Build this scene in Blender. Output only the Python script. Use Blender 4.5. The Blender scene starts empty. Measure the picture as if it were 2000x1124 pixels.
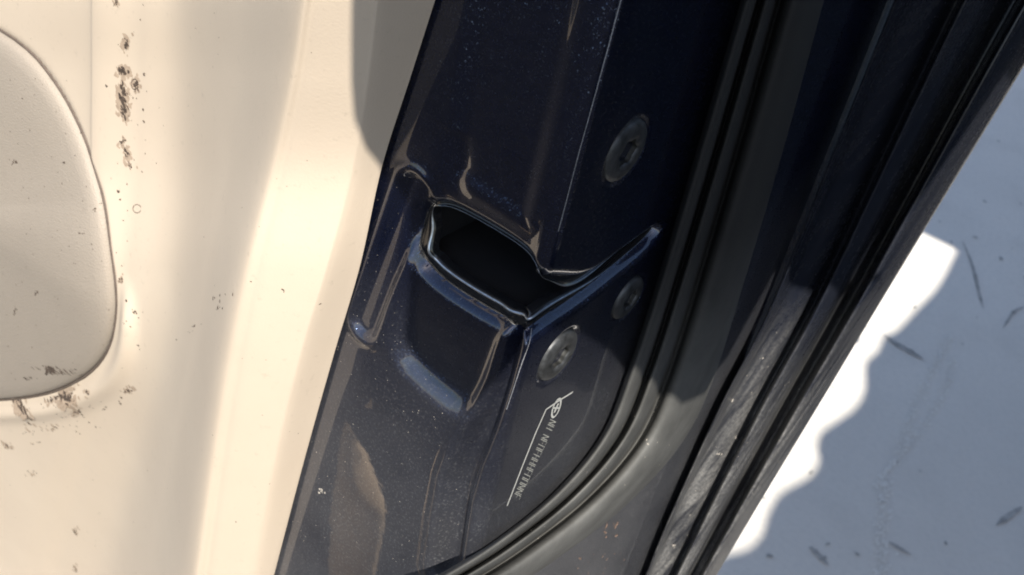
import bpy, bmesh, math, random
import numpy as np
from mathutils import Vector, Matrix
from mathutils.bvhtree import BVHTree
random.seed(7); rng = np.random.default_rng(7)
SC = bpy.context.scene
COL = SC.collection

# ------------------------------------------------------------------ camera
# World: Z up, +X out of the door's rear end face, -Y out of its cabin side.
UP = np.array([0.185, 0.78, 0.596]); UP /= np.linalg.norm(UP)
EX = np.array([0.755, -0.50, 0.42]); EX -= UP*EX.dot(UP); EX /= np.linalg.norm(EX)
EY = np.cross(UP, EX)
M = np.array([EX, EY, UP])                 # camera axes -> world
F, DIST = 2400.0, 0.240
def ray(px, py):
    return M @ np.array([(px-1000)/F, -(py-562)/F, -1.0])
CAM = -ray(1085, 450)*DIST
cd = bpy.data.cameras.new('camera'); co = bpy.data.objects.new('camera', cd); COL.objects.link(co)
cd.sensor_width = 36; cd.lens = 36*F/2000; cd.clip_start = 0.005; cd.clip_end = 500
co.matrix_world = Matrix(((M[0][0], M[0][1], M[0][2], CAM[0]), (M[1][0], M[1][1], M[1][2], CAM[1]),
                          (M[2][0], M[2][1], M[2][2], CAM[2]), (0, 0, 0, 1)))
cd.dof.use_dof = True; cd.dof.focus_distance = 0.265; cd.dof.aperture_fstop = 50
SC.camera = co

# ------------------------------------------------------------------ light
SUN = np.array([0.45, -0.50, 0.74]); SUN /= np.linalg.norm(SUN)
w = bpy.data.worlds.new('World'); SC.world = w; w.use_nodes = True
nt = w.node_tree; bg = nt.nodes['Background']
sky = nt.nodes.new('ShaderNodeTexSky'); sky.sky_type = 'NISHITA'; sky.sun_disc = False
sky.sun_elevation = math.asin(SUN[2]); sky.sun_rotation = math.atan2(SUN[0], SUN[1])
nt.links.new(sky.outputs[0], bg.inputs[0]); bg.inputs[1].default_value = 0.10
sl = bpy.data.lights.new('sun', 'SUN'); sl.energy = 4.6; sl.angle = math.radians(0.27); sl.color = (1, 0.945, 0.86)
so = bpy.data.objects.new('sun', sl); COL.objects.link(so)
so.rotation_euler = Vector(SUN).to_track_quat('Z', 'Y').to_euler()
vs = SC.view_settings; vs.view_transform = 'Standard'; vs.look = 'None'; vs.exposure = 0.9; vs.gamma = 1
vs.use_curve_mapping = False
SC.cycles.filter_width = 1.9

# ------------------------------------------------------------------ geometry helpers
def onX(px, py, x=0.): r = ray(px, py); return CAM + r*(x-CAM[0])/r[0]
def onY(px, py, y=0.): r = ray(px, py); return CAM + r*(y-CAM[1])/r[1]
def onZ(px, py, z=0.): r = ray(px, py); return CAM + r*(z-CAM[2])/r[2]
def onPl(px, py, p, n):
    r = ray(px, py); return CAM + r*(np.dot(p-CAM, n)/np.dot(r, n))
def sm(a, b, x):
    t = np.clip((x-a)/(b-a), 0, 1); return t*t*(3-2*t)
def chaikin(p, n=2, closed=True):
    p = np.asarray(p, float)
    for _ in range(n):
        q = np.roll(p, -1, 0) if closed else p[1:]
        a = p if closed else p[:-1]
        o = np.empty((2*len(a), p.shape[1])); o[0::2] = .75*a+.25*q; o[1::2] = .25*a+.75*q
        p = o if closed else np.vstack([p[:1], o, p[-1:]])
    return p
def sdf(poly, X, Z):
    """signed distance to a closed polygon, negative inside"""
    poly = np.asarray(poly, float)
    d = np.full(X.shape, 1e9); ins = np.zeros(X.shape, bool)
    for a, b in zip(poly, np.roll(poly, -1, 0)):
        e = b-a; wx = X-a[0]; wz = Z-a[1]
        t = np.clip((wx*e[0]+wz*e[1])/(e.dot(e)+1e-18), 0, 1)
        d = np.minimum(d, (wx-t*e[0])**2+(wz-t*e[1])**2)
        if e[1] != 0:
            c = (a[1] > Z) != (b[1] > Z)
            ins ^= c & (X < a[0]+e[0]*(Z-a[1])/e[1])
    d = np.sqrt(d); return np.where(ins, -d, d)
def segd(a, b, X, Z):
    e = np.asarray(b)-np.asarray(a); wx = X-a[0]; wz = Z-a[1]
    t = np.clip((wx*e[0]+wz*e[1])/e.dot(e), 0, 1)
    return np.hypot(wx-t*e[0], wz-t*e[1]), t
def cr(P, n):
    """Catmull-Rom along axis 0, n samples per span"""
    P = np.asarray(P, float); k = len(P)
    Q = np.concatenate([[2*P[0]-P[1]], P, [2*P[-1]-P[-2]]])
    out = []
    for i in range(k-1):
        p0, p1, p2, p3 = Q[i:i+4]
        for j in range(n):
            t = j/n
            out.append(.5*((2*p1)+(p2-p0)*t+(2*p0-5*p1+4*p2-p3)*t*t+(3*p1-p0-3*p2+p3)*t**3))
    out.append(P[-1]); return np.array(out)
def mesh_obj(name, V, Fc, mat, parent=None, smooth=True):
    me = bpy.data.meshes.new(name); me.from_pydata([tuple(v) for v in V], [], [tuple(int(i) for i in f) for f in Fc])
    me.update()
    if smooth: me.polygons.foreach_set('use_smooth', [True]*len(me.polygons))
    me.materials.append(mat)
    o = bpy.data.objects.new(name, me); COL.objects.link(o)
    if parent is not None: o.parent = parent
    return o
def grid_faces(nr, nc, closed_c=False):
    f = []
    for i in range(nr-1):
        for j in range(nc if closed_c else nc-1):
            k = (j+1) % nc
            f.append((i*nc+j, i*nc+k, (i+1)*nc+k, (i+1)*nc+j))
    return f
def orient(V, Fc):
    """flip so that faces look at the viewer's side of the door"""
    V = np.asarray(V); s = 0
    for f in Fc[::max(1, len(Fc)//200)]:
        a, b, c = V[f[0]], V[f[1]], V[f[2]]
        n = np.cross(b-a, c-a); s += np.dot(n, CAM-a)
    return [tuple(reversed(f)) for f in Fc] if s < 0 else Fc
def loft(name, net, nu, nv, mat, parent):
    G = cr(net, nu); G = np.swapaxes(cr(np.swapaxes(G, 0, 1), nv), 0, 1)
    V = G.reshape(-1, 3); Fc = orient(V, grid_faces(G.shape[0], G.shape[1]))
    return mesh_obj(name, V, Fc, mat, parent)
def bvh(o):
    me = o.data; return BVHTree.FromPolygons([v.co for v in me.vertices], [p.vertices for p in me.polygons])
def cast(tree, px, py):
    r = Vector(ray(px, py)).normalized(); h = tree.ray_cast(Vector(CAM), r)
    return (np.array(h[0]), np.array(h[1] if h[1].dot(r) < 0 else -h[1])) if h[0] is not None else (None, None)
def tag(o, label=None, cat=None, kind=None, group=None):
    if label: o['label'] = label
    if cat: o['category'] = cat
    if kind: o['kind'] = kind
    if group: o['group'] = group
    return o

# ------------------------------------------------------------------ materials
class NT:
    def __init__(s, name):
        s.m = bpy.data.materials.new(name); s.m.use_nodes = True; s.t = s.m.node_tree
        s.b = s.t.nodes['Principled BSDF']; s.out = s.t.nodes['Material Output']
    def n(s, kind, **kw):
        nd = s.t.nodes.new('ShaderNode'+kind)
        for k, v in kw.items():
            if k.startswith('i_'):
                key = k[2:]; nd.inputs[int(key) if key.isdigit() else key.replace('_', ' ')].default_value = v
            else: setattr(nd, k, v)
        return nd
    def l(s, a, b): s.t.links.new(a, b)
    def ramp(s, fac, stops):
        r = s.n('ValToRGB'); e = r.color_ramp.elements
        while len(e) < len(stops): e.new(0.5)
        for q, (p, c) in zip(e, stops): q.position = p; q.color = c if len(c) == 4 else (*c, 1)
        s.l(fac, r.inputs[0]); return r.outputs[0]
    def mix(s, fac, a, b, mode='MIX'):
        m = s.n('Mix', data_type='RGBA', blend_type=mode)
        for i, v in ((0, fac), (6, a), (7, b)):
            if hasattr(v, 'links'): s.l(v, m.inputs[i])
            else: m.inputs[i].default_value = v if i == 0 else (*v, 1)
        return m.outputs[2]
    def noise(s, scale, detail=4, rough=.55, vec=None, dist=0):
        n = s.n('TexNoise', i_Scale=scale, i_Detail=detail, i_Roughness=rough, i_Distortion=dist)
        s.l(vec if vec is not None else s.pos(), n.inputs['Vector']); return n.outputs['Fac']
    def pos(s):
        if not hasattr(s, '_p'): s._p = s.n('NewGeometry').outputs['Position']
        return s._p
    def bump(s, h, strength, dist, normal=None):
        b = s.n('Bump', i_Strength=strength, i_Distance=dist); s.l(h, b.inputs['Height'])
        if normal is not None: s.l(normal, b.inputs['Normal'])
        return b.outputs[0]
def setp(b, **kw):
    for k, v in kw.items():
        key = k.replace('_', ' ')
        b.inputs[key].default_value = (*v, 1) if isinstance(v, tuple) and len(v) == 3 and 'Color' in key or key.endswith('Tint') else v

def m_paint(name='dark_blue_metallic_paint', dust_amt=0.6):
    t = NT(name); b = t.b
    setp(b, Base_Color=(0.006, 0.010, 0.034), Metallic=0.75, Roughness=0.36, Coat_Weight=1.0, Coat_Roughness=0.02, Coat_IOR=1.65)
    v = t.n('TexVoronoi', i_Scale=3800.0); t.l(t.pos(), v.inputs['Vector'])
    # flakes: a metallic layer whose normal jitters from flake to flake, under the clear coat
    sub = t.n('VectorMath', operation='SUBTRACT'); t.l(v.outputs['Color'], sub.inputs[0]); sub.inputs[1].default_value = (.5, .5, .5)
    sc = t.n('VectorMath', operation='SCALE'); t.l(sub.outputs[0], sc.inputs[0]); sc.inputs['Scale'].default_value = 0.45
    g = t.n('NewGeometry'); ad = t.n('VectorMath', operation='ADD'); t.l(g.outputs['Normal'], ad.inputs[0]); t.l(sc.outputs[0], ad.inputs[1])
    nm = t.n('VectorMath', operation='NORMALIZE'); t.l(ad.outputs[0], nm.inputs[0])
    fl = t.n('BsdfPrincipled'); setp(fl, Base_Color=(0.10, 0.14, 0.25), Metallic=1.0, Roughness=0.15, Coat_Weight=1.0, Coat_Roughness=0.03)
    t.l(nm.outputs[0], fl.inputs['Normal'])
    sep = t.n('SeparateColor'); t.l(v.outputs['Color'], sep.inputs[0])
    fm = t.ramp(sep.outputs[2], [(0.80, (0, 0, 0)), (0.98, (0.30, 0.30, 0.30))])
    ms = t.n('MixShader'); t.l(fm, ms.inputs[0]); t.l(b.outputs[0], ms.inputs[1]); t.l(fl.outputs[0], ms.inputs[2])
    # settled dust: thin grey film, patchy, heavier low down, with specks
    du = t.n('BsdfDiffuse'); du.inputs[0].default_value = (0.25, 0.25, 0.25, 1)
    n1 = t.noise(17, 7, .6); n2 = t.noise(1500, 2, .6)
    z = t.n('SeparateXYZ'); t.l(t.pos(), z.inputs[0])
    mr = t.n('MapRange', i_1=-0.03, i_2=-0.115, i_3=0.015, i_4=1.0); t.l(z.outputs[2], mr.inputs[0])
    a = t.ramp(n1, [(0.25, (.15, .15, .15)), (0.75, (1, 1, 1))])
    c = t.ramp(n2, [(0.55, (0.35, .35, .35)), (0.75, (1, 1, 1))])
    m1 = t.n('Math', operation='MULTIPLY'); t.l(a, m1.inputs[0]); t.l(c, m1.inputs[1])
    m2 = t.n('Math', operation='MULTIPLY'); t.l(m1.outputs[0], m2.inputs[0]); t.l(mr.outputs[0], m2.inputs[1])
    m3 = t.n('Math', operation='MULTIPLY'); t.l(m2.outputs[0], m3.inputs[0]); m3.inputs[1].default_value = dust_amt
    ms2 = t.n('MixShader'); t.l(m3.outputs[0], ms2.inputs[0]); t.l(ms.outputs[0], ms2.inputs[1]); t.l(du.outputs[0], ms2.inputs[2])
    t.l(ms2.outputs[0], t.out.inputs[0])
    nb = t.bump(t.noise(260, 2, .5), 0.012, 0.0006); t.l(nb, b.inputs['Coat Normal'])
    return t.m
def m_trim(name, col, dark, rough=0.5, grain=0.08):
    t = NT(name); setp(t.b, Roughness=rough); t.b.inputs['Specular IOR Level'].default_value = 0.4
    n = t.noise(14, 5, .6); c = t.ramp(n, [(0.3, dark), (0.7, col)])
    s = t.noise(420, 3, .65); c2 = t.mix(t.ramp(s, [(0.62, (0, 0, 0)), (0.78, (.35, .35, .35))]), c, tuple(x*.6 for x in col))
    t.l(c2, t.b.inputs['Base Color'])
    v = t.n('TexVoronoi', i_Scale=1700.0); t.l(t.pos(), v.inputs['Vector'])
    t.l(t.bump(v.outputs['Distance'], grain, 0.0003, t.bump(t.noise(90, 4), 0.05, 0.001)), t.b.inputs['Normal'])
    return t.m
def m_hem():
    # old dark paint on the folded edge, dust drawn out in runs along it
    t = NT('dusty_dark_edge_paint'); b = t.b
    setp(b, Roughness=0.42, Coat_Weight=0.35, Coat_Roughness=0.22); b.inputs['Specular IOR Level'].default_value = 0.35
    a0, a1 = onX(1900, 250, .01), onX(1450, 990, .01); d = (a1-a0)/np.linalg.norm(a1-a0)
    w2 = np.cross(d, [1, 0, 0]); w2 /= np.linalg.norm(w2); w3 = np.cross(d, w2)
    comb = t.n('CombineXYZ')
    for k, (ax, sc) in enumerate(((d, 14.), (w2, 260.), (w3, 260.))):
        q = t.n('VectorMath', operation='DOT_PRODUCT'); t.l(t.pos(), q.inputs[0]); q.inputs[1].default_value = tuple(ax*sc); t.l(q.outputs['Value'], comb.inputs[k])
    st = t.noise(1.0, 5, .6, comb.outputs[0], .3); fine = t.noise(900, 3, .6); pat = t.noise(30, 4, .6)
    z = t.n('SeparateXYZ'); t.l(t.pos(), z.inputs[0])
    mr = t.n('MapRange', i_1=-0.09, i_2=-0.15, i_3=0.08, i_4=1.0); t.l(z.outputs[2], mr.inputs[0])  # dust fades out upward, putting the upper shade into the colour
    f = t.ramp(st, [(0.36, (.22, .22, .22)), (0.60, (1, 1, 1))])
    for q in (mr.outputs[0], t.ramp(fine, [(0.3, (.35, .35, .35)), (0.7, (1, 1, 1))]), t.ramp(pat, [(0.3, (.45, .45, .45)), (0.6, (1, 1, 1))])):
        m = t.n('Math', operation='MULTIPLY'); t.l(f, m.inputs[0]); t.l(q, m.inputs[1]); f = m.outputs[0]
    t.l(t.mix(f, (0.008, 0.010, 0.017), (0.21, 0.205, 0.195)), b.inputs['Base Color'])
    r = t.n('MapRange', i_3=0.25, i_4=0.8); t.l(f, r.inputs[0]); t.l(r.outputs[0], b.inputs['Roughness'])
    t.l(t.bump(fine, 0.2, 0.0002), b.inputs['Normal'])
    return t.m
def m_rubber():
    t = NT('weathered_rubber_lit_below'); setp(t.b, Roughness=0.7); t.b.inputs['Specular IOR Level'].default_value = 0.2
    n = t.noise(60, 6, .6); n2 = t.noise(900, 3, .6)
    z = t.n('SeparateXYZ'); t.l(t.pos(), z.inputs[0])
    mr = t.n('MapRange', i_1=-0.03, i_2=-0.10); t.l(z.outputs[2], mr.inputs[0])  # paler rubber below puts sunlight into the colour, darker above puts shade
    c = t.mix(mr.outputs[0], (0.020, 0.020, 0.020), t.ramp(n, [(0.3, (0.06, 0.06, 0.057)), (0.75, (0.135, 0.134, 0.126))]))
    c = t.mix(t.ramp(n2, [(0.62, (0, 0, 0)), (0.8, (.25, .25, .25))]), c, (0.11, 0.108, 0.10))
    t.l(c, t.b.inputs['Base Color']); t.l(t.bump(n2, 0.25, 0.0003), t.b.inputs['Normal'])
    return t.m
def m_simple(name, col, rough=.5, metal=0., coat=0., vary=.25, scale=300, spec=.5):
    t = NT(name); setp(t.b, Roughness=rough, Metallic=metal, Coat_Weight=coat, Coat_Roughness=.05)
    t.b.inputs['Specular IOR Level'].default_value = spec
    n = t.noise(scale, 5, .6)
    t.l(t.ramp(n, [(0.3, tuple(x*(1-vary) for x in col)), (0.7, tuple(min(1, x*(1+vary)) for x in col))]), t.b.inputs['Base Color'])
    t.l(t.bump(n, 0.1, 0.0003), t.b.inputs['Normal'])
    return t.m
def m_ground():
    t = NT('pale_concrete'); setp(t.b, Roughness=0.8); t.b.inputs['Specular IOR Level'].default_value = 0.25
    a = t.noise(1.7, 6, .6); b = t.noise(9, 6, .65); c = t.noise(160, 4, .6)
    col = t.ramp(a, [(0.3, (0.60, 0.565, 0.51)), (0.7, (0.75, 0.705, 0.635))])
    col = t.mix(t.ramp(b, [(0.5, (0, 0, 0)), (0.8, (.45, .45, .45))]), col, (0.53, 0.50, 0.45))
    col = t.mix(t.ramp(c, [(0.45, (0, 0, 0)), (0.75, (.25, .25, .25))]), col, (0.47, 0.445, 0.40))
    t.l(col, t.b.inputs['Base Color']); t.l(t.bump(c, 0.15, 0.004, t.bump(b, .15, .01)), t.b.inputs['Normal'])
    return t.m
PAINT = m_paint(); pass
TRIM = m_trim('beige_moulded_plastic', (0.575, 0.48, 0.372), (0.535, 0.442, 0.342))
POCKET = m_trim('grey_beige_grained_plastic', (0.295, 0.252, 0.205), (0.262, 0.225, 0.183), 0.6, 0.35)
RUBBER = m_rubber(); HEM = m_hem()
LINER = m_simple('glossy_black_plastic', (0.012, 0.012, 0.013), .18, 0, .5)
CAVITY = m_simple('dull_black_inside', (0.006, 0.006, 0.007), .8)
STEEL = m_simple('dull_zinc_steel', (0.058, 0.060, 0.062), .5, .6, 0, .55, 420)
SOCKET = m_simple('greasy_dark_steel', (0.03, 0.03, 0.028), .6, .5)
PRINT = m_simple('white_print_ink', (0.42, 0.42, 0.39), .6, 0, 0, .15, 2500)
PRINT2 = m_simple('faded_print_ink', (0.26, 0.26, 0.235), .6, 0, 0, .5, 2500)
SOIL = m_simple('dark_brown_dirt', (0.055, 0.038, 0.027), .9, 0, 0, .6, 1500)
SEAM = m_simple('dark_brown_seam', (0.10, 0.075, 0.058), .8)
RIDGE_HI = m_simple('grey_ridge_highlight', (0.22, 0.22, 0.23), .5, 0, 0, .5, 3000)
TAN = m_simple('tan_reflected', (0.68, 0.50, 0.32), .8, 0, 0, .1)
EDGE = m_simple('bright_edge_highlight', (0.50, 0.54, 0.60), .28, .9, 0, .3, 900)
SMEAR = m_simple('pale_brown_smear', (0.36, 0.275, 0.20), .7, 0, 0, .2, 700)
DUSTM = m_simple('pale_grit', (0.34, 0.31, 0.27), .9, 0, 0, .3, 2000)
RUST = m_simple('rusty_grit', (0.17, 0.11, 0.08), .9, 0, 0, .4, 2000)
STAIN = m_simple('dark_ground_stain', (0.36, 0.345, 0.32), .9, 0, 0, .4, 60)
CHALK = m_simple('faint_pale_scuff', (0.74, 0.71, 0.65), .9, 0, 0, .1, 60)
DARK_SHEET = m_simple('dark_added_sheet', (0.024, 0.0235, 0.024), .9, 0, 0, .4, 40, .05)
GREY_BLOCK = m_simple('grey_blocker', (0.2, 0.2, 0.2), .9)
BLACK_BLOCK = m_simple('matt_black_blocker', (0.015, 0.015, 0.015), .6)

# ------------------------------------------------------------------ ground
GZ = -0.75
g = mesh_obj('ground', [(-120, -120, GZ), (120, -120, GZ), (120, 120, GZ), (-120, 120, GZ)], [(0, 1, 2, 3)], m_ground(), None, False)
tag(g, 'pale grey-blue concrete ground in shade beside the door', 'ground', 'structure')
reflect_sheet = mesh_obj('reflect_sheet', [(-60, -60, GZ+.006), (60, -60, GZ+.006), (60, 60, GZ+.006), (.17, 60, GZ+.006), (.17, -.05, GZ+.006), (-60, -.05, GZ+.006)], [(0, 1, 4, 5), (1, 2, 3, 4)], DARK_SHEET, None, False)  # added dark sheet that darkens the reflections in the paint
tag(reflect_sheet, 'added unseen dark sheet beside the pale concrete', 'reflect_sheet', 'structure')
def blob(c, u, v, L, W, n=14, jag=.35):
    pts = []
    for i in range(n):
        a = 2*math.pi*i/n; r = 1+random.uniform(-jag, jag)
        pts.append(c+u*math.cos(a)*L*.5*r+v*math.sin(a)*W*.5*r)
    return pts
def ground_mark(name, pts_px, width, mat, label, lift=.0012):
    P = cr(np.array([onZ(x, y, GZ+lift) for x, y in pts_px]), 6); n = len(P); V = []
    for i, p in enumerate(P):
        d = P[min(i+1, n-1)]-P[max(i-1, 0)]; d[2] = 0; d /= np.linalg.norm(d); s = np.array([-d[1], d[0], 0])
        k = width*.5*(math.sin(math.pi*(i+.4)/(n-.2))**.7)*random.uniform(.65, 1.3)
        V += [p+s*k, p-s*k]
    o = mesh_obj(name, V, [(2*i, 2*i+1, 2*i+3, 2*i+2) for i in range(n-1)], mat, g, False); o['label'] = label
ground_mark('stain', [(1728, 655), (1752, 672), (1775, 685), (1803, 702)], .012, STAIN, 'short dark streak at the edge of the sunlit strip')
ground_mark('stain', [(1582, 1068), (1600, 1085), (1618, 1104)], .008, STAIN, 'dark scrape low on the ground')
ground_mark('stain', [(1946, 1026), (1968, 1010), (1996, 990)], .007, STAIN, 'thin dark scrape by the right border')
ground_mark('stain', [(1735, 1058), (1755, 1070), (1780, 1084)], .005, STAIN, 'faint thin scrape')
# ground_mark('stain', [(1930, 860), (1965, 882), (2010, 910)], .004, STAIN, 'hairline scrape')
ground_mark('stain', [(1880, 470), (1900, 520), (1912, 570), (1920, 600)], .004, STAIN, 'long hairline crack')
ground_mark('stain', [(1960, 640), (1980, 610), (2000, 600)], .005, STAIN, 'faint scrape by the right border')
V, Fc = [], []
for pts, wd_ in (([(1858, 655), (1832, 705), (1800, 770), (1776, 830), (1770, 880)], 7), ([(1862, 700), (1840, 770), (1790, 850), (1735, 915), (1715, 950)], 6), ([(1728, 940), (1724, 1010), (1722, 1080), (1725, 1140)], 8)):
    for q in cr(np.array(pts, float), 60):
        c = onZ(q[0]+random.gauss(0, wd_), q[1]+random.gauss(0, 3), GZ+.0010+random.uniform(0, .0006)); a = random.uniform(1.0, 2.2); u = np.array([math.cos(a), math.sin(a), 0]); b0 = len(V); k = random.uniform(.0008, .0026)
        V += blob(c, u, np.array([-u[1], u[0], 0]), k*random.uniform(1, 3.5), k, 6, .4); Fc.append(tuple(range(b0, b0+6)))
sc_ = mesh_obj('scuff', V, Fc, CHALK, g, False); sc_['kind'] = 'stuff'; sc_['label'] = 'faint pale scuffs curving across the concrete'
V, Fc = [], []
for _ in range(55):
    c = onZ(random.uniform(1480, 2010), random.uniform(150, 1130), GZ+.0012)
    a = random.uniform(0, 3.1); u = np.array([math.cos(a), math.sin(a), 0]); b0 = len(V); k = random.uniform(.0015, .005)
    V += blob(c, u, np.array([-u[1], u[0], 0]), k*random.uniform(1, 2.5), k, 7, .4); Fc.append(tuple(range(b0, b0+7)))
sp_ = mesh_obj('ground_specks', V, Fc, STAIN, g, False); sp_['kind'] = 'stuff'; sp_['label'] = 'small dark specks on the concrete'

# ------------------------------------------------------------------ the door
door = bpy.data.objects.new('car_door', None); COL.objects.link(door)
door.location = (0, 0, 0)
tag(door, 'open dark blue car door edge with latch slot, screws, rubber seal and beige inner trim', 'car door')

def sA(px, py): p = onY(px, py); return (p[0], p[2])
def sB(px, py): p = onX(px, py); return (p[1], p[2])
def dA(px, py): p = onY(px, py, .0045); return (p[0], p[2])
def dB(px, py): p = onX(px, py, -.003); return (p[1], p[2])
# --- striker slot outline, wraps round the corner between inner and end face (s, z)
slot = [dA(832, 405), dA(824, 445), dA(826, 495), dA(846, 530), dA(900, 568), dA(960, 605), (-.0065, -.0300), (-.001, -.0286),
        dB(1050, 618), dB(1090, 594), dB(1190, 526), dB(1255, 470), dB(1280, 440), dB(1276, 428), dB(1230, 464), dB(1168, 508), dB(1116, 540), dB(1094, 536),
        (0.0008, -.0128), dA(1050, 490), dA(1000, 457), dA(940, 422), dA(885, 393), dA(855, 388)]
slot = chaikin(slot, 3)
for _ in range(30): slot = .5*slot+.25*(np.roll(slot, 1, 0)+np.roll(slot, -1, 0))
basin = chaikin([sA(830, 352), sA(900, 372), sA(960, 405), sA(1045, 462), (-.004, 0), (-.002, -.02), sA(985, 655), sA(965, 720), sA(945, 780), sA(905, 822), sA(830, 765),
                 sA(765, 700), sA(770, 610), sA(780, 520), sA(796, 430)], 2)
chan = [sA(950, -200), sA(905, 60), sA(882, 240), sA(876, 345), sA(1030, 455), sA(1060, 330), sA(1110, 120), sA(1180, -200)]
land = chaikin([sB(1330, -200), sB(1262, 0), sB(1250, 150), sB(1222, 230), sB(1185, 310), sB(1175, 400), sB(1185, 470), sB(1195, 540), sB(1150, 600), sB(1128, 660),
                sB(1180, 800), sB(1120, 900), sB(1000, 1060), sB(860, 1150), (.03, -.4), (.3, -.4), (.3, .2)], 2)
SCREWS = [(1228, 299, .0070), (1232, 586, .0058), (1092, 696, .0066)]
SCREWS = [(*sB(a, b), r) for a, b, r in SCREWS]

def corner_r(Z): return .0032+.0012*sm(-.030, -.105, Z)
def base(S, Z):
    r = corner_r(Z); al = np.clip((S+r)/(2*r), 0, 1)*math.pi/2
    X = np.where(S < -r, S, np.where(S > r, 0, -r+r*np.sin(al)))
    Y = np.where(S < -r, 0, np.where(S > r, S, r-r*np.cos(al)))
    return X, Y, np.sin(al), -np.cos(al)
def disp(S, Z, lip=True):
    d = np.zeros_like(S)
    d -= (.0019+.0012*sm(-.034, -.058, Z))*(1-sm(-.0052, .0026, sdf(basin, S, Z)))*sm(.002, -.005, S)
    d -= .0011*(1-sm(-.004, .0012, sdf(chan, S, Z)))
    q, t = segd(np.array(sA(808, 372)), np.array(sA(713, 632)), S, Z)        # pressed groove beside the trim
    d -= .0019*(1-.45*t)*(1-sm(.0020, .0044, q)); d += .0007*np.exp(-((q-.0052)/.0014)**2)*(S < -.02)
    d -= .0006*(1-sm(-.009, .006, sdf(land, S, Z)))*sm(.002, .006, S)
    fl = [sA(1003, 668), sA(994, 700), sA(978, 755), sA(948, 825), sA(915, 890), sA(892, 960), sA(880, 1040), sA(870, 1130)]   # fluted corner below the slot
    qm = np.full(S.shape, 9.)
    for i in range(len(fl)-1):
        q, t = segd(np.array(fl[i]), np.array(fl[i+1]), S, Z); qm = np.minimum(qm, q/(.0027+.0026*(i+t)/7))
    d -= .0044*(1-sm(.10, 1.25, qm)); d += .0003*np.exp(-((qm-1.3)/.35)**2)
    d += .0005*np.exp(-((S-.0024)/.0004)**2)*sm(-.008, -.002, Z)     # thin edge of the overlapping sheet
    # gentle bulge under the basin
    q, t = segd(np.array(sA(735, 760)), np.array(sA(880, 880)), S, Z); d += .0002*np.exp(-(q/.007)**2)
    q, t = segd(np.array(sA(893, 262)), np.array(sA(882, 352)), S, Z); d -= .0014*np.sqrt(t)*np.exp(-(q/.0030)**2)
    for y, z, r in SCREWS:
        q = np.hypot(S-y, Z-z); d -= .0007*(1-sm(r*.98, r*1.22, q))
    if lip:
        ph = sdf(slot, S, Z); R = .0031; k = np.clip(1-ph/R, 0, 1)
        d -= .0025*k**2.2
    return d
sv = np.concatenate([np.linspace(a, b, k, endpoint=False) for a, b, k in ((-.085, -.05, 60), (-.05, -.006, 130), (-.006, .008, 90), (.008, .06, 125), (.06, .1435, 80))])
zv = np.concatenate([np.linspace(a, b, k, endpoint=False) for a, b, k in ((-.26, -.1, 190), (-.1, -.045, 110), (-.045, .002, 140), (.002, .0853, 140))])
ns, nz = len(sv), len(zv)
S, Z = np.meshgrid(sv, zv)
X0, Y0, NX, NY = base(S, Z); Dp = disp(S, Z)
PHI = sdf(slot, S, Z).ravel()
V = np.stack([X0+NX*Dp, Y0+NY*Dp, Z], -1).reshape(-1, 3)
idx = np.arange(ns*nz).reshape(nz, ns)
a, b, c, e = idx[:-1, :-1].ravel(), idx[:-1, 1:].ravel(), idx[1:, 1:].ravel(), idx[1:, :-1].ravel()
T = np.concatenate([np.stack([a, b, c], 1), np.stack([a, c, e], 1)])
outside = PHI[T] > 0; cnt = outside.sum(1)
keep = T[cnt == 3].tolist(); Vn = V.tolist(); ecache = {}
def cutv(i, j):
    k = (min(i, j), max(i, j))
    if k not in ecache:
        t = PHI[i]/(PHI[i]-PHI[j]); ecache[k] = len(Vn); Vn.append((V[i]*(1-t)+V[j]*t).tolist())
    return ecache[k]
for tri, o in zip(T[(cnt > 0) & (cnt < 3)], outside[(cnt > 0) & (cnt < 3)]):
    out = []
    for k in range(3):
        i, j = tri[k], tri[(k+1) % 3]
        if o[k]: out.append(i)
        if o[k] != o[(k+1) % 3]: out.append(cutv(i, j))
    keep.append(out)
Vn = np.array(Vn); used = np.zeros(len(Vn), bool)
for f in keep: used[list(f)] = True
rem = np.cumsum(used)-1
Fk = [[int(rem[i]) for i in f] for f in keep]; Vn = Vn[used]
shell = mesh_obj('door_shell', Vn, orient(Vn, Fk), PAINT, door)
shell['label'] = 'glossy dark blue pressed metal of the door edge'

# --- lining of the slot
def slot_ring(off, depth, n=None):
    p = slot; tan = np.roll(p, -1, 0)-np.roll(p, 1, 0); tan /= np.linalg.norm(tan, axis=1)[:, None]
    area = np.sum(p[:, 0]*np.roll(p[:, 1], -1)-np.roll(p[:, 0], -1)*p[:, 1])
    nrm = np.stack([tan[:, 1], -tan[:, 0]], 1)*(1 if area > 0 else -1)
    q = p+nrm*np.broadcast_to(off, len(p))[:, None]; d = disp(p[:, 0], p[:, 1], False)-depth
    x, y, nx, ny = base(q[:, 0], q[:, 1]); return np.stack([x+nx*d, y+ny*d, q[:, 1]], 1)
prof = [(.0012, .0034), (.0004, .0027), (-.0008, .0026), (-.0024, .0026), (-.0029, .0021), (-.0032, .0019), (-.0035, .0021), (-.0037, .0030), (-.0038, .0046)]
ctr = slot.mean(0); wd = (.2+.8*sm(-.014, -.022, slot[:, 1]))*(1-.72*sm(.006, .034, slot[:, 0]))          # the flange of the lining is widest below
G = np.stack([slot_ring(o*(wd if o < 0 else 1), d) for o, d in prof])
for _ in range(5): G = .5*G+.25*(np.roll(G, 1, 1)+np.roll(G, -1, 1))
liner = mesh_obj('slot_lining', G.reshape(-1, 3), orient(G.reshape(-1, 3), grid_faces(len(prof), len(slot), True)), LINER, door)
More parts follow.
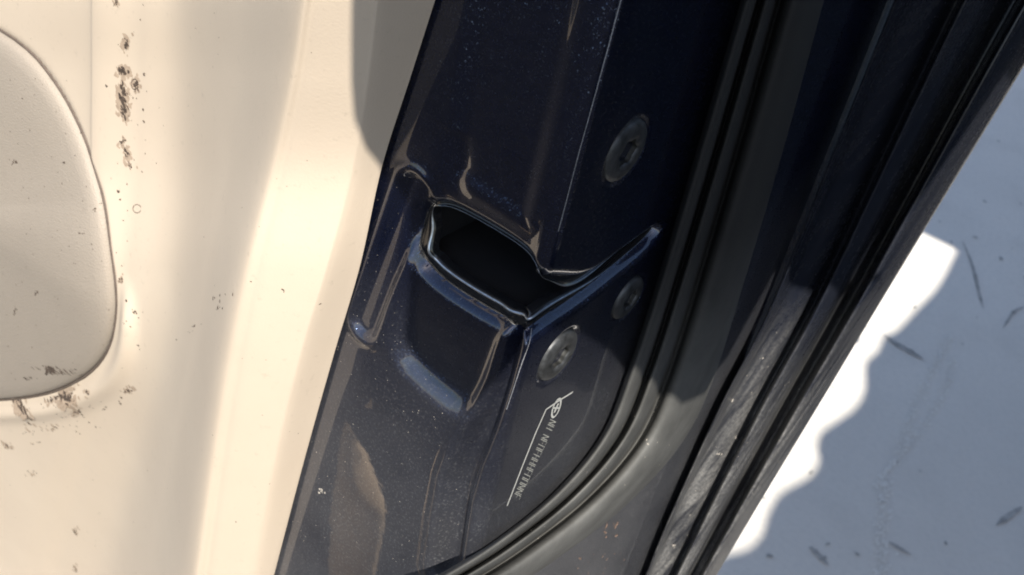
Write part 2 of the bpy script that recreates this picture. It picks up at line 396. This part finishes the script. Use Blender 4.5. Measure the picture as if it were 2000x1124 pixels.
liner['label'] = 'shiny black plastic lining round the latch slot'
# bright metal bead standing in for a highlight on the lining's inner edge
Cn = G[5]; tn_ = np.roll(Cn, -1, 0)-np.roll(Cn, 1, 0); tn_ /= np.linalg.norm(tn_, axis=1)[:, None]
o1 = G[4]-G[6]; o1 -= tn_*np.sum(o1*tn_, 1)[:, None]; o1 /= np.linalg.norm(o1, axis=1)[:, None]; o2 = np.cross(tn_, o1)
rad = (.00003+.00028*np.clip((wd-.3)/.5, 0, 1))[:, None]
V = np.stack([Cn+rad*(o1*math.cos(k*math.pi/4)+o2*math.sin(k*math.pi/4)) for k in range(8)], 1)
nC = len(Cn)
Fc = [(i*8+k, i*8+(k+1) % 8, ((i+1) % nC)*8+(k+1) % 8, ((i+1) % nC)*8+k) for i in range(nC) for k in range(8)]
mesh_obj('lining_highlight', V.reshape(-1, 3), Fc, EDGE, liner)
# dark housing of the latch behind the slot
bm = bmesh.new()
hx0, hx1, hy0, hy1, hz0, hz1 = -.036, -.0045, .0062, .046, -.029, .006
vv = [bm.verts.new(p) for p in [(hx0, hy0, hz0), (hx1, hy0, hz0), (hx1, hy1, hz0), (hx0, hy1, hz0), (hx0, hy0, hz1), (hx1, hy0, hz1), (hx1, hy1, hz1), (hx0, hy1, hz1)]]
for f in [(0, 1, 2, 3), (7, 6, 5, 4), (3, 2, 6, 7), (0, 3, 7, 4)]: bm.faces.new([vv[i] for i in f])
me = bpy.data.meshes.new('latch_housing'); bm.to_mesh(me); bm.free(); me.materials.append(CAVITY)
hs = bpy.data.objects.new('latch_housing', me); COL.objects.link(hs); hs.parent = door
# latch fork: a curved claw lying across the slot
cl = []
for i in range(13):
    a = math.radians(-30+i*20); rr = .0060
    cl.append((-.011+rr*math.cos(a)*1.1, .024+rr*math.sin(a)))
V = []; 
for zz in (-.0165, -.0105):
    for k in (1.35, .75):
        V += [(-.014+(x+.011)*k, .024+(y-.024)*k, zz) for x, y in cl]
n = 13; Fc = []
for i in range(n-1):
    o0, i0, o1, i1 = i, n+i, 2*n+i, 3*n+i
    Fc += [(o0, o0+1, o1+1, o1), (i0, i1, i1+1, i0+1), (o1, o1+1, i1+1, i1), (o0, i0, i0+1, o0+1)]
mesh_obj('latch_fork', V, Fc, SOCKET, door, False)

# --- screws: round heads with a six-lobed socket
def screw(y, z, R, tilt):
    x0 = float(disp(np.array([y]), np.array([z]))[0])+.0002
    n = 48; prof = [(1.02, -.0004), (1.0, .0003), (.95, .0007), (.80, .00105), (.62, .0012), (.46, .00115), (.42, .0008)]
    V = []
    for i, (r, h) in enumerate(prof):
        for k in range(n):
            a = 2*math.pi*k/n+tilt; rr = r*R
            if i >= 5: rr *= 1+.10*math.cos(6*a)
            V.append((x0+h, y+rr*math.cos(a), z+rr*math.sin(a)))
    o = mesh_obj('screw', V, orient(V, grid_faces(len(prof), n, True)), STEEL, door)
    W = []
    for r, h in [(.42, .0008), (.40, -.0016), (.0, -.0019)]:
        for k in range(n):
            a = 2*math.pi*k/n+tilt; rr = r*R*(1+.10*math.cos(6*a)); W.append((x0+h, y+rr*math.cos(a), z+rr*math.sin(a)))
    mesh_obj('socket', W, orient(W, grid_faces(3, n, True)), SOCKET, o)
    return o
for (y, z, r), t, lb in zip(SCREWS, (.3, .8, .1), ('steel screw above the slot', 'steel screw nearest the seal', 'steel screw below the slot')):
    screw(y, z, r, t)['label'] = lb
TS = bvh(shell)

# --- rubber seal: two thin lips and a broad bulb, straight above, sweeping inward below
L = [(1478, -110), (1445, 0), (1368, 260), (1290, 520), (1225, 720), (1172, 850), (1080, 962), (955, 1062), (835, 1135), (690, 1215)]
R = [(1645, -110), (1612, 0), (1530, 300), (1450, 570), (1393, 748), (1330, 872), (1222, 990), (1100, 1085), (1005, 1150), (870, 1240)]
pf = [(0, -.003), (.02, .0005), (.06, .0032), (.12, .0042), (.18, .0034), (.215, .0004), (.25, .0004), (.285, .0036), (.34, .0046), (.40, .0036), (.44, .0008), (.485, .0010),
      (.54, .0038), (.65, .0062), (.78, .0068), (.90, .0052), (.97, .0020), (1.0, -.004)]
Lc, Rc = cr(L, 8), cr(R, 8)
net = [[onX(*(l*(1-f)+r*f), h) for l, r in zip(Lc, Rc)] for f, h in pf]
G = cr(np.array(net), 4)
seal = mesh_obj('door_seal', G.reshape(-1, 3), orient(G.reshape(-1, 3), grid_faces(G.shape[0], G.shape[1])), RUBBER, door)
seal['label'] = 'black rubber weather seal with two lips and a wide bulb'

# --- outer edge of the door: hemmed skin in several steps
Gr = [(1838, -240), (1742, 0), (1622, 300), (1502, 600), (1405, 790), (1305, 1010), (1252, 1140), (1180, 1310)]
Ed = [(2170, -150), (2000, 130), (1860, 360), (1720, 590), (1612, 770), (1503, 950), (1415, 1098), (1300, 1290)]
pf = [(-.05, -.008), (0, -.005), (.015, .0022), (.04, .0032), (.07, .0012), (.12, .0008), (.30, .0038), (.40, .0050), (.43, .0078), (.47, .0090), (.57, .0096), (.61, .0070), (.66, .0064),
      (.74, .0080), (.78, .0118), (.82, .0132), (.88, .0138), (.95, .0142), (1.0, .0144)]
Gc, Ec = cr(Gr, 8), cr(Ed, 8)
kz = np.linspace(1.55, 1.0, len(Gc))
net = [[onX(*(l*(1-f)+r*f), h*k) for l, r, k in zip(Gc, Ec, kz)] for f, h in pf]
e = np.array(net[-1])
G = cr(np.array(net), 4)
G = np.concatenate([G, [e+np.array([-.0008, .0008, 0]), e+np.array([-.003, .0012, 0]), e+np.array([-.15, .004, 0]), e+np.array([-.45, -.01, 0])]])
hem = mesh_obj('outer_hem', G.reshape(-1, 3), orient(G.reshape(-1, 3), grid_faces(G.shape[0], G.shape[1])), HEM, door)
hem['label'] = 'dusty folded outer edge of the door skin'
TH = bvh(hem); TG = bvh(seal)

# --- beige inner trim
rows = [-160, 0, 150, 330, 520, 700, 900, 1124, 1330]
edge = [900, 850, 802, 745, 703, 650, 594, 535, 482]
top = [765, 742, 722, 690, 640, 586, 538, 494, 452]
bl = [632, 602, 580, 542, 495, 458, 425, 392, 362]
ml = [338, 336, 336, 332, 315, 290, 235, 185, 160]
def tn(deg): a = math.radians(deg); return np.array([math.sin(a), -math.cos(a), 0.0])
cols = [[] for _ in range(14)]
for i, py in enumerate(rows):
    T0 = onY(edge[i], py, -.0012); Tm = T0+np.array([-.004, .003, 0])
    T1 = onX(edge[i]-10, py, T0[0]-.0002)
    T2 = onX(top[i]+8, py, T0[0]-.0012)
    T3 = onPl(top[i]-14, py, T2, tn(52))
    T4 = onPl(.5*(top[i]+bl[i]), py, T3, tn(32))
    T5 = onPl(bl[i]+14, py, T4, tn(28))
    T6 = onPl(bl[i]-30, py, T5, tn(0))
    T7 = onPl(.5*(bl[i]+ml[i]), py, T6, tn(-27))
    T8 = onPl(ml[i]+28, py, T7, tn(-23))
    T9 = onPl(ml[i]-58, py, T8, tn(-6))
    T10 = onPl(188 if py < 450 else ml[i]-110, py, T9, tn(4))
    T11 = onPl(140 if py < 450 else ml[i]-170, py, T10, tn(-6 if py < 450 else 2))
    T12 = onPl(-120, py, T11, tn(-2)); T13 = onPl(-420, py, T12, tn(-2))
    for k, p in enumerate([T0, T1, T2, T3, T4, T5, T6, T7, T8, T9, T10, T11, T12, T13]): cols[k].append(p)
net = np.array(cols)
G = cr(net, 22); G = np.swapaxes(cr(np.swapaxes(G, 0, 1), 44), 0, 1)
pk_px = [(-330, 40), (-120, 30), (0, 95), (70, 180), (122, 270), (160, 345), (186, 398), (210, 470), (228, 550), (233, 615), (216, 682), (172, 735), (95, 774), (0, 792), (-150, 800), (-330, 790)]
tree0 = BVHTree.FromPolygons([tuple(p) for p in G.reshape(-1, 3)], grid_faces(G.shape[0], G.shape[1]))
h = cast(tree0, 215, 500)[0]; YP = h[1]
pk = chaikin([(onY(x, y, YP)[0], onY(x, y, YP)[2]) for x, y in pk_px], 2)
py_ = []
for p in pk:
    hh = tree0.ray_cast(Vector((p[0], -1, p[1])), Vector((0, 1, 0))); py_.append(hh[0].y if hh[0] is not None else YP)
py_ = np.array(py_)
for _ in range(4): py_ = .5*py_+.25*(np.roll(py_, 1)+np.roll(py_, -1))
q = sdf(pk, G[..., 0], G[..., 2])
G[..., 1] += .0034*(1-sm(-.0045, .0014, q))                       # recess the cover sits in
low = sm(-.105, -.125, G[..., 2])
G[..., 1] -= .0022*np.exp(-((q-.0065)/.0035)**2)*low              # rounded lip below it
Fc = orient(G.reshape(-1, 3), grid_faces(G.shape[0], G.shape[1]))
trim = mesh_obj('trim_panel', G.reshape(-1, 3), Fc, TRIM, door); trim['label'] = 'beige moulded plastic inner trim with scuffs'
TT = bvh(trim)
cen = pk.mean(0)-np.array([.035, 0]); rings = [(.0, .0060), (.0, .0005), (.0006, -.0010), (.0020, -.0020), (.006, -.0028), (.016, -.0040)]
tan = np.roll(pk, -1, 0)-np.roll(pk, 1, 0); tan /= np.linalg.norm(tan, axis=1)[:, None]
area = np.sum(pk[:, 0]*np.roll(pk[:, 1], -1)-np.roll(pk[:, 0], -1)*pk[:, 1])
nr = np.stack([tan[:, 1], -tan[:, 0]], 1)*(1 if area > 0 else -1)
V = []; ym = py_.mean()
for off, dy in rings:
    for p, nn, yy in zip(pk, nr, py_): qv = p-nn*(off+.0005); V.append((qv[0], yy+dy, qv[1]))
for k in (.66, .33, .0):
    for p, nn, yy in zip(pk, nr, py_): qv = cen+(p-nn*.0165-cen)*k; V.append((qv[0], yy*k+ym*(1-k)-.0040-.002*(1-k), qv[1]))
pocket = mesh_obj('pocket_cover', V, orient(V, grid_faces(len(rings)+3, len(pk), True)), POCKET, trim); pocket['label'] = 'grey-beige grained cover set into the trim'
TP = bvh(pocket)
# thin dark seam where the cover meets the trim
V = []
for p, nn, yy in zip(pk, nr, py_):
    for k in range(6):
        a = k*math.pi/3; V.append((p[0]+nn[0]*.00055*math.cos(a), yy+.0004+.0006*math.sin(a), p[1]+nn[1]*.00055*math.cos(a)))
Fc = [(i*6+k, i*6+(k+1) % 6, ((i+1) % len(pk))*6+(k+1) % 6, ((i+1) % len(pk))*6+k) for i in range(len(pk)) for k in range(6)]
mesh_obj('cover_seam', V, Fc, SEAM, trim)

# ------------------------------------------------------------------ print on the end face
def strip_on(tree, pts, wpx, name, mat, parent, lift=.00009):
    P = []
    for (x, y) in pts:
        p, n = cast(tree, x, y); P.append((p, n))
    V = []
    for i, (p, n) in enumerate(P):
        d = P[min(i+1, len(P)-1)][0]-P[max(i-1, 0)][0]; d /= np.linalg.norm(d)
        s = np.cross(n, d); V += [p+n*lift+s*wpx, p+n*lift-s*wpx]
    Fc = [(2*i, 2*i+1, 2*i+3, 2*i+2) for i in range(len(P)-1)]
    return V, Fc
def dens(pts, k=8):
    pts = np.array(pts, float); o = []
    for a, b in zip(pts[:-1], pts[1:]):
        for j in range(k): o.append(tuple(a+(b-a)*j/k))
    o.append(tuple(pts[-1])); return o
V, Fc = strip_on(TS, dens([(1118, 766), (1092, 782), (1066, 800), (1046, 845), (1020, 910), (990, 988)]), .00028, '', None, None)
ln = mesh_obj('printed_line', V, orient(V, Fc), PRINT, door, False); ln['label'] = 'white bent line printed beside the lettering'
ring = [(1086+9*math.cos(t)*.55+19*math.sin(t)*.38, 797+9*math.cos(t)*.45-19*math.sin(t)*.92) for t in np.linspace(0, 2*math.pi, 28)]
V, Fc = strip_on(TS, ring, .00030, '', None, None)
V2, F2 = strip_on(TS, dens([(1082, 806), (1090, 788)], 3), .0004, '', None, None)
Fc += [tuple(i+len(V) for i in f) for f in F2]; V += V2
V2, F2 = strip_on(TS, dens([(1079, 797), (1093, 797)], 3), .00022, '', None, None)
Fc += [tuple(i+len(V) for i in f) for f in F2]; V += V2
rg = mesh_obj('printed_symbol', V, orient(V, Fc), PRINT, door, False); rg['label'] = 'small white ring symbol'
# the lettering is too worn and small to read: a column of short strokes
def between(t, u):    # t along the line of print, u across (pixels of the photograph)
    a = np.array([1080, 822.]); b = np.array([1010, 968.]); d = (b-a)/np.linalg.norm(b-a)
    p = a+(b-a)*t+np.array([-d[1], d[0]])*-u; return p
V, Fc = [], []
def stroke(p, q, w=.00011):
    global V, Fc
    v, f = strip_on(TS, [tuple(p), tuple((p+q)/2), tuple(q)], w, '', None, None)
    Fc += [tuple(i+len(V) for i in k) for k in f]; V += v
for t0 in np.arange(0.0, 1.0, .066):
    if .10 < t0 < .19: continue
    w8 = .046; u0, u1 = -6.5, 6.5
    kind = random.randrange(4)
    stroke(between(t0, u0), between(t0, u1))
    if kind in (0, 2): stroke(between(t0, u1), between(t0+w8, u1))
    if kind in (1, 2): stroke(between(t0, 0), between(t0+w8, 0))
    if kind in (0, 1, 3): stroke(between(t0+w8, u0), between(t0+w8, u1))
    if kind == 3: stroke(between(t0, u1), between(t0+w8, u0))
lt = mesh_obj('printed_lettering', V, orient(V, Fc), PRINT2, door, False); lt['label'] = 'worn white lettering too small to read'

for pts, w_, lb in (([(1222, -30), (1213, 0), (1186, 100), (1158, 200), (1130, 300), (1104, 400), (1090, 452)], .00010, 'thin pale strip as a highlight along the upper corner'),
                   ([(1038, 642), (1034, 668), (1020, 708), (1004, 758), (990, 800)], .00009, 'thin pale strip as a highlight along the lower corner')):
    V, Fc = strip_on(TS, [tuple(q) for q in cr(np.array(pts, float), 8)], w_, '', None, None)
    o = mesh_obj('ridge_highlight', V, orient(V, Fc), RIDGE_HI, shell, False); o['label'] = lb  # pale strips stand in for the highlights on the ridge
# ------------------------------------------------------------------ dirt, scuffs and grit
R_ = random.uniform
def specks(name, tree, spots, mat, parent, label, lift=.00008, thick=.00025):
    V, Fc = [], []
    fine = []
    for (x, y, wpx, lpx, ang) in spots:
        if lpx < 9: fine.append((x, y, wpx, lpx, ang)); continue
        for _ in range(int(3+lpx*wpx/22)):
            a, b = random.gauss(0, .27)*lpx, random.gauss(0, .30)*wpx; k = R_(.25, .75)
            fine.append((x+a*math.cos(ang)-b*math.sin(ang), y-a*math.sin(ang)-b*math.cos(ang), wpx*k, max(wpx*k, lpx*k*R_(.3, .7)), ang+R_(-.5, .5)))
    for (x, y, wpx, lpx, ang) in fine:
        p, n = cast(tree, x, y)
        if p is None: continue
        s = np.linalg.norm(p-CAM)/F
        up = M @ np.array([math.cos(ang), math.sin(ang), 0]); u = up-n*up.dot(n); u /= np.linalg.norm(u); v = np.cross(n, u)
        pts = blob(p+n*lift, u, v, lpx*s, wpx*s, 9, .4); b = len(V)
        V += pts; V.append(p+n*(lift+thick*min(1, wpx/8))+u*lpx*s*random.uniform(-.15, .15))
        Fc += [(b+i, b+(i+1) % 9, b+9) for i in range(9)]
    o = mesh_obj(name, V, Fc, mat, parent, False); o['kind'] = 'stuff'; o['label'] = label; return o
R_ = random.uniform
d = math.radians
sp = [(248, 88, 8, 26, d(80)), (225, 5, 6, 20, d(85)), (239, 140, 13, 17, 0), (240, 190, 11, 40, d(88)), (243, 213, 9, 36, d(85)), (264, 166, 9, 22, d(100)), (282, 146, 5, 9, 0),
      (280, 215, 5, 6, 0), (281, 238, 5, 6, 0), (208, 168, 5, 7, 0), (238, 280, 6, 16, d(30)), (247, 300, 7, 28, d(110)), (253, 320, 6, 22, d(115)), (231, 374, 5, 8, 0), (235, 390, 4, 6, 0),
      (235, 548, 7, 14, d(80)), (247, 588, 5, 7, 0), (264, 611, 7, 9, 0), (253, 763, 9, 15, d(30)), (237, 785, 8, 10, 0), (203, 797, 7, 9, 0), (150, 806, 8, 18, d(25)), (108, 835, 7, 12, d(20)),
      (65, 923, 5, 13, 0), (70, 866, 3, 18, d(10)), (14, 872, 7, 18, d(-10)), (145, 1036, 7, 12, d(-40)), (148, 1116, 6, 14, d(80)), (130, 780, 16, 26, d(40)), (118, 772, 9, 30, d(20)), (100, 782, 7, 22, d(15)),
      (45, 803, 12, 42, d(-60)), (170, 768, 6, 14, d(-40)), (140, 768, 6, 26, d(45)), (270, 675, 4, 7, 0)]
sp += [(430+R_(-14, 14), 590+R_(-16, 16), R_(2, 4), R_(4, 9), R_(0, 3)) for _ in range(9)]
sp += [(455, 576, 4, 8, d(70)), (553, 566, 4, 14, d(-60)), (378, 637, 3, 22, d(12)), (374, 648, 3, 14, d(10)), (345, 664, 3, 8, 0), (490, 550, 3, 5, 0), (625, 594, 3, 7, 0), (425, 603, 5, 9, d(60))]
sp += [(110+R_(-70, 90), 800+R_(-25, 50), R_(1.5, 4), R_(2, 6), R_(0, 3)) for _ in range(45)]
sp += [(250+R_(-35, 35), R_(0, 640), R_(1.5, 3), R_(2, 5), R_(0, 3)) for _ in range(26)]
sp += [(R_(0, 640), R_(0, 1124), R_(1, 2.2), R_(1.5, 4), R_(0, 3)) for _ in range(60)]
specks('smear', TT, [(x+R_(-4, 4), y+R_(-4, 4), w_*1.7, l_*1.35, a_) for x, y, w_, l_, a_ in sp[:34] if l_ > 11], SMEAR, trim, 'pale brown smears round the scuffs', .00003, .00002)
specks('dirt', TT, sp, SOIL, trim, 'brown scuffs and crumbs of dirt on the beige trim')
# small ring-shaped marks
sp2 = [(268+8*math.cos(a), 408+8*math.sin(a), 2.0, 4.5, -a+1.57) for a in np.linspace(.6, 5.8, 16)] + [(263+6*math.cos(a), 165+10*math.sin(a), 2.2, 4.5, -a+1.57) for a in np.linspace(0, 6, 16)]
specks('scuff', TT, sp2, SOIL, trim, 'ring-shaped scuffs')
sp3 = [(28, 318, 7, 13, d(30)), (68, 575, 7, 12, d(30)), (28, 607, 7, 14, d(45)), (160, 457, 4, 12, d(-10)), (97, 725, 11, 30, d(20)), (95, 722, 9, 24, d(-60)), (125, 727, 5, 50, d(-8)), (55, 740, 6, 36, d(5)),
       (112, 728, 4, 40, d(-20)), (80, 718, 4, 26, d(10)), (125, 318, 4, 8, 0), (186, 408, 6, 10, d(80)), (145, 722, 4, 16, d(-10))]
sp3 += [(R_(0, 225), R_(150, 770), R_(1, 2.5), R_(1.5, 4), R_(0, 3)) for _ in range(80)]
specks('dirt', TP, sp3, SOIL, pocket, 'dirt caught on the grey-beige cover')
sg = [(1430, 783, 8, 8, 0), (1438, 857, 8, 9, 0), (1402, 888, 7, 9, 0), (1316, 1066, 8, 10, 0), (1490, 700, 3, 4, 0), (1560, 760, 3, 4, 0)]
sg += [(1330+R_(-60, 260), 1050-R_(0, 420), R_(1, 2.5), R_(1.5, 3.5), R_(0, 3)) for _ in range(60)]
specks('grit', TH, sg, DUSTM, hem, 'pale grit on the outer hem')
sr = [(1193+R_(-20, 20), 1038+R_(-18, 18), R_(3, 8), R_(4, 10), R_(0, 3)) for _ in range(16)] + [(1160+R_(-40, 60), 1100+R_(-20, 20), R_(2, 5), R_(2, 7), R_(0, 3)) for _ in range(14)]
specks('rust_spot', TS, sr, RUST, shell, 'rusty grit spots under the seal')
sd = [(626, 961, 8, 17, d(0))] + [(R_(560, 900), R_(650, 1110), R_(.8, 2.0), R_(1, 2.6), R_(0, 3)) for _ in range(120)] + [(R_(690, 790), R_(330, 700), R_(.7, 1.3), R_(1, 1.6), R_(0, 3)) for _ in range(45)]
specks('grit', TS, sd, DUSTM, shell, 'fine pale dust specks on the paint')
sgk = [(R_(1000, 1380), R_(740, 1110), R_(1.5, 3.5), R_(2, 5), R_(0, 3)) for _ in range(60)]
specks('grit', TG, sgk, DUSTM, seal, 'dust specks on the rubber seal')

# ------------------------------------------------------------------ unseen blockers added to shade the place (all behind or above the camera)
def slab(name, poly, nrm, thick, mat):
    poly = [np.array(p) for p in poly]; n = len(poly); t = np.array(nrm)*thick
    V = poly+[p+t for p in poly]
    Fc = [tuple(range(n)), tuple(range(2*n-1, n-1, -1))]+[(i, n+i, n+(i+1) % n, (i+1) % n) for i in range(n)]
    return mesh_obj(name, V, Fc, mat, None, False)
def toplane(p, c): return p+SUN*(c-np.dot(SUN, p))
shade = []
for tree, x, y in [(TT, 688, -60), (TT, 686, 60), (TT, 686, 160), (TT, 692, 235), (TT, 714, 290), (TT, 742, 325), (TS, 800, 400), (TS, 800, 560), (TS, 790, 660), (TS, 840, 745), (TS, 915, 800),
                   (TS, 1060, 640), (TS, 1140, 652), (TS, 1195, 690), (TG, 1245, 722), (TG, 1290, 775), (TG, 1330, 790), (TG, 1375, 770), (TG, 1392, 752), (TS, 1420, 700), (TH, 1560, 480), (TH, 1590, 528), (TH, 1640, 545), (TH, 1722, 540)]:
    p = cast(tree, x, y)[0]
    if p is None: print('MISS', x, y); continue
    shade.append(toplane(p, .36))
shade += [toplane(onX(x, y, .03), .36) for x, y in ((1750, 545), (1890, 330), (2040, 95))]
pa = np.array([0, 0, 1.])-SUN*SUN[2]; pa /= np.linalg.norm(pa); pb = np.cross(SUN, pa); pb *= np.sign(pb[0])
e1 = shade[-1]+pb*.45+pa*.1; e2 = shade[-1]+pb*.9+pa*1.3; e3 = shade[0]+pa*1.3
ph = slab('door_blocker', shade+[e1, e2, e3], SUN, .012, BLACK_BLOCK)  # added blocker, outline projected back from the shadow it casts
tag(ph, 'added unseen black slab behind the viewpoint, shading the upper door edge', 'door_blocker')
print('phone depth', min(np.dot(p-CAM, M@np.array([0, 0, 1])) for p in shade+[e1, e2, e3]))
ZC = 1.7
wav = [(1800, 455), (1872, 490), (1835, 560), (1790, 610), (1752, 650), (1728, 662), (1715, 690), (1692, 715), (1690, 765), (1672, 800), (1640, 825), (1605, 850), (1596, 880), (1600, 905), (1583, 935), (1540, 960), (1520, 975), (1500, 1010), (1488, 1050), (1460, 1078), (1420, 1090)]
def lift(px, py): p = onZ(px, py, GZ); return p+SUN*(ZC-p[2])/SUN[2]
wp = cr([lift(x, y) for x, y in wav[1:]], 5)
poly = [lift(1800, 455)]+list(wp)+[lift(1330, 1120), lift(1400, 1400), lift(2150, 1300), lift(2150, 60), lift(1700, 60), lift(1640, 380)]
aw = slab('ground_blocker', poly, (0, 0, 1), .006, GREY_BLOCK)  # invented slab, edge shaped to cast the ground shade
tag(aw, 'added unseen grey slab with an uneven edge overhead, shading the ground', 'ground_blocker')

# ------------------------------------------------------------------ unseen shape added below and left of the door; only its mirror image in the paint shows
ZS = -.36; so_ = []
for x, y in [(692, 772), (722, 795), (722, 870), (742, 935), (776, 1005), (768, 1032), (705, 1008), (668, 962), (660, 870), (676, 790)]:
    p, n = cast(TS, x, y); r = ray(x, y); r = r-2*np.dot(r, n)*n; so_.append(p+r*(ZS-p[2])/r[2])
print('refl', np.round(so_, 2).tolist())
so_ = chaikin(so_, 2); c_ = so_.mean(0); V = []
for k, dz in ((.97, -.09), (1.0, -.07), (1.0, -.015), (.97, -.004), (.9, 0), (.5, .004), (.02, .006)):
    V += [c_+(p-c_)*k*.78+np.array([0, 0, dz]) for p in so_]
refl = mesh_obj('reflected_shape', V, grid_faces(7, len(so_), True), TAN); tag(refl, 'added unseen tan shape, mirrored in the dark paint', 'reflected_shape')

# unseen dark boards added, closing off the low sky there
for k in range(16):
    y0 = .05+k*.2; b_ = slab('sky_blocker_board', [np.array([1.0, y0, GZ]), np.array([1.0, y0+.19, GZ]), np.array([1.0, y0+.19, .48]), np.array([1.0, y0, .48])], (1, 0, 0), .02, BLACK_BLOCK)
    if k == 0:
        sky_blocker = bpy.data.objects.new('sky_blocker', None); COL.objects.link(sky_blocker); sky_blocker.location = (0, 0, 0)
        tag(sky_blocker, 'added unseen dark boards blocking the low sky', 'sky_blocker')
    b_.parent = sky_blocker
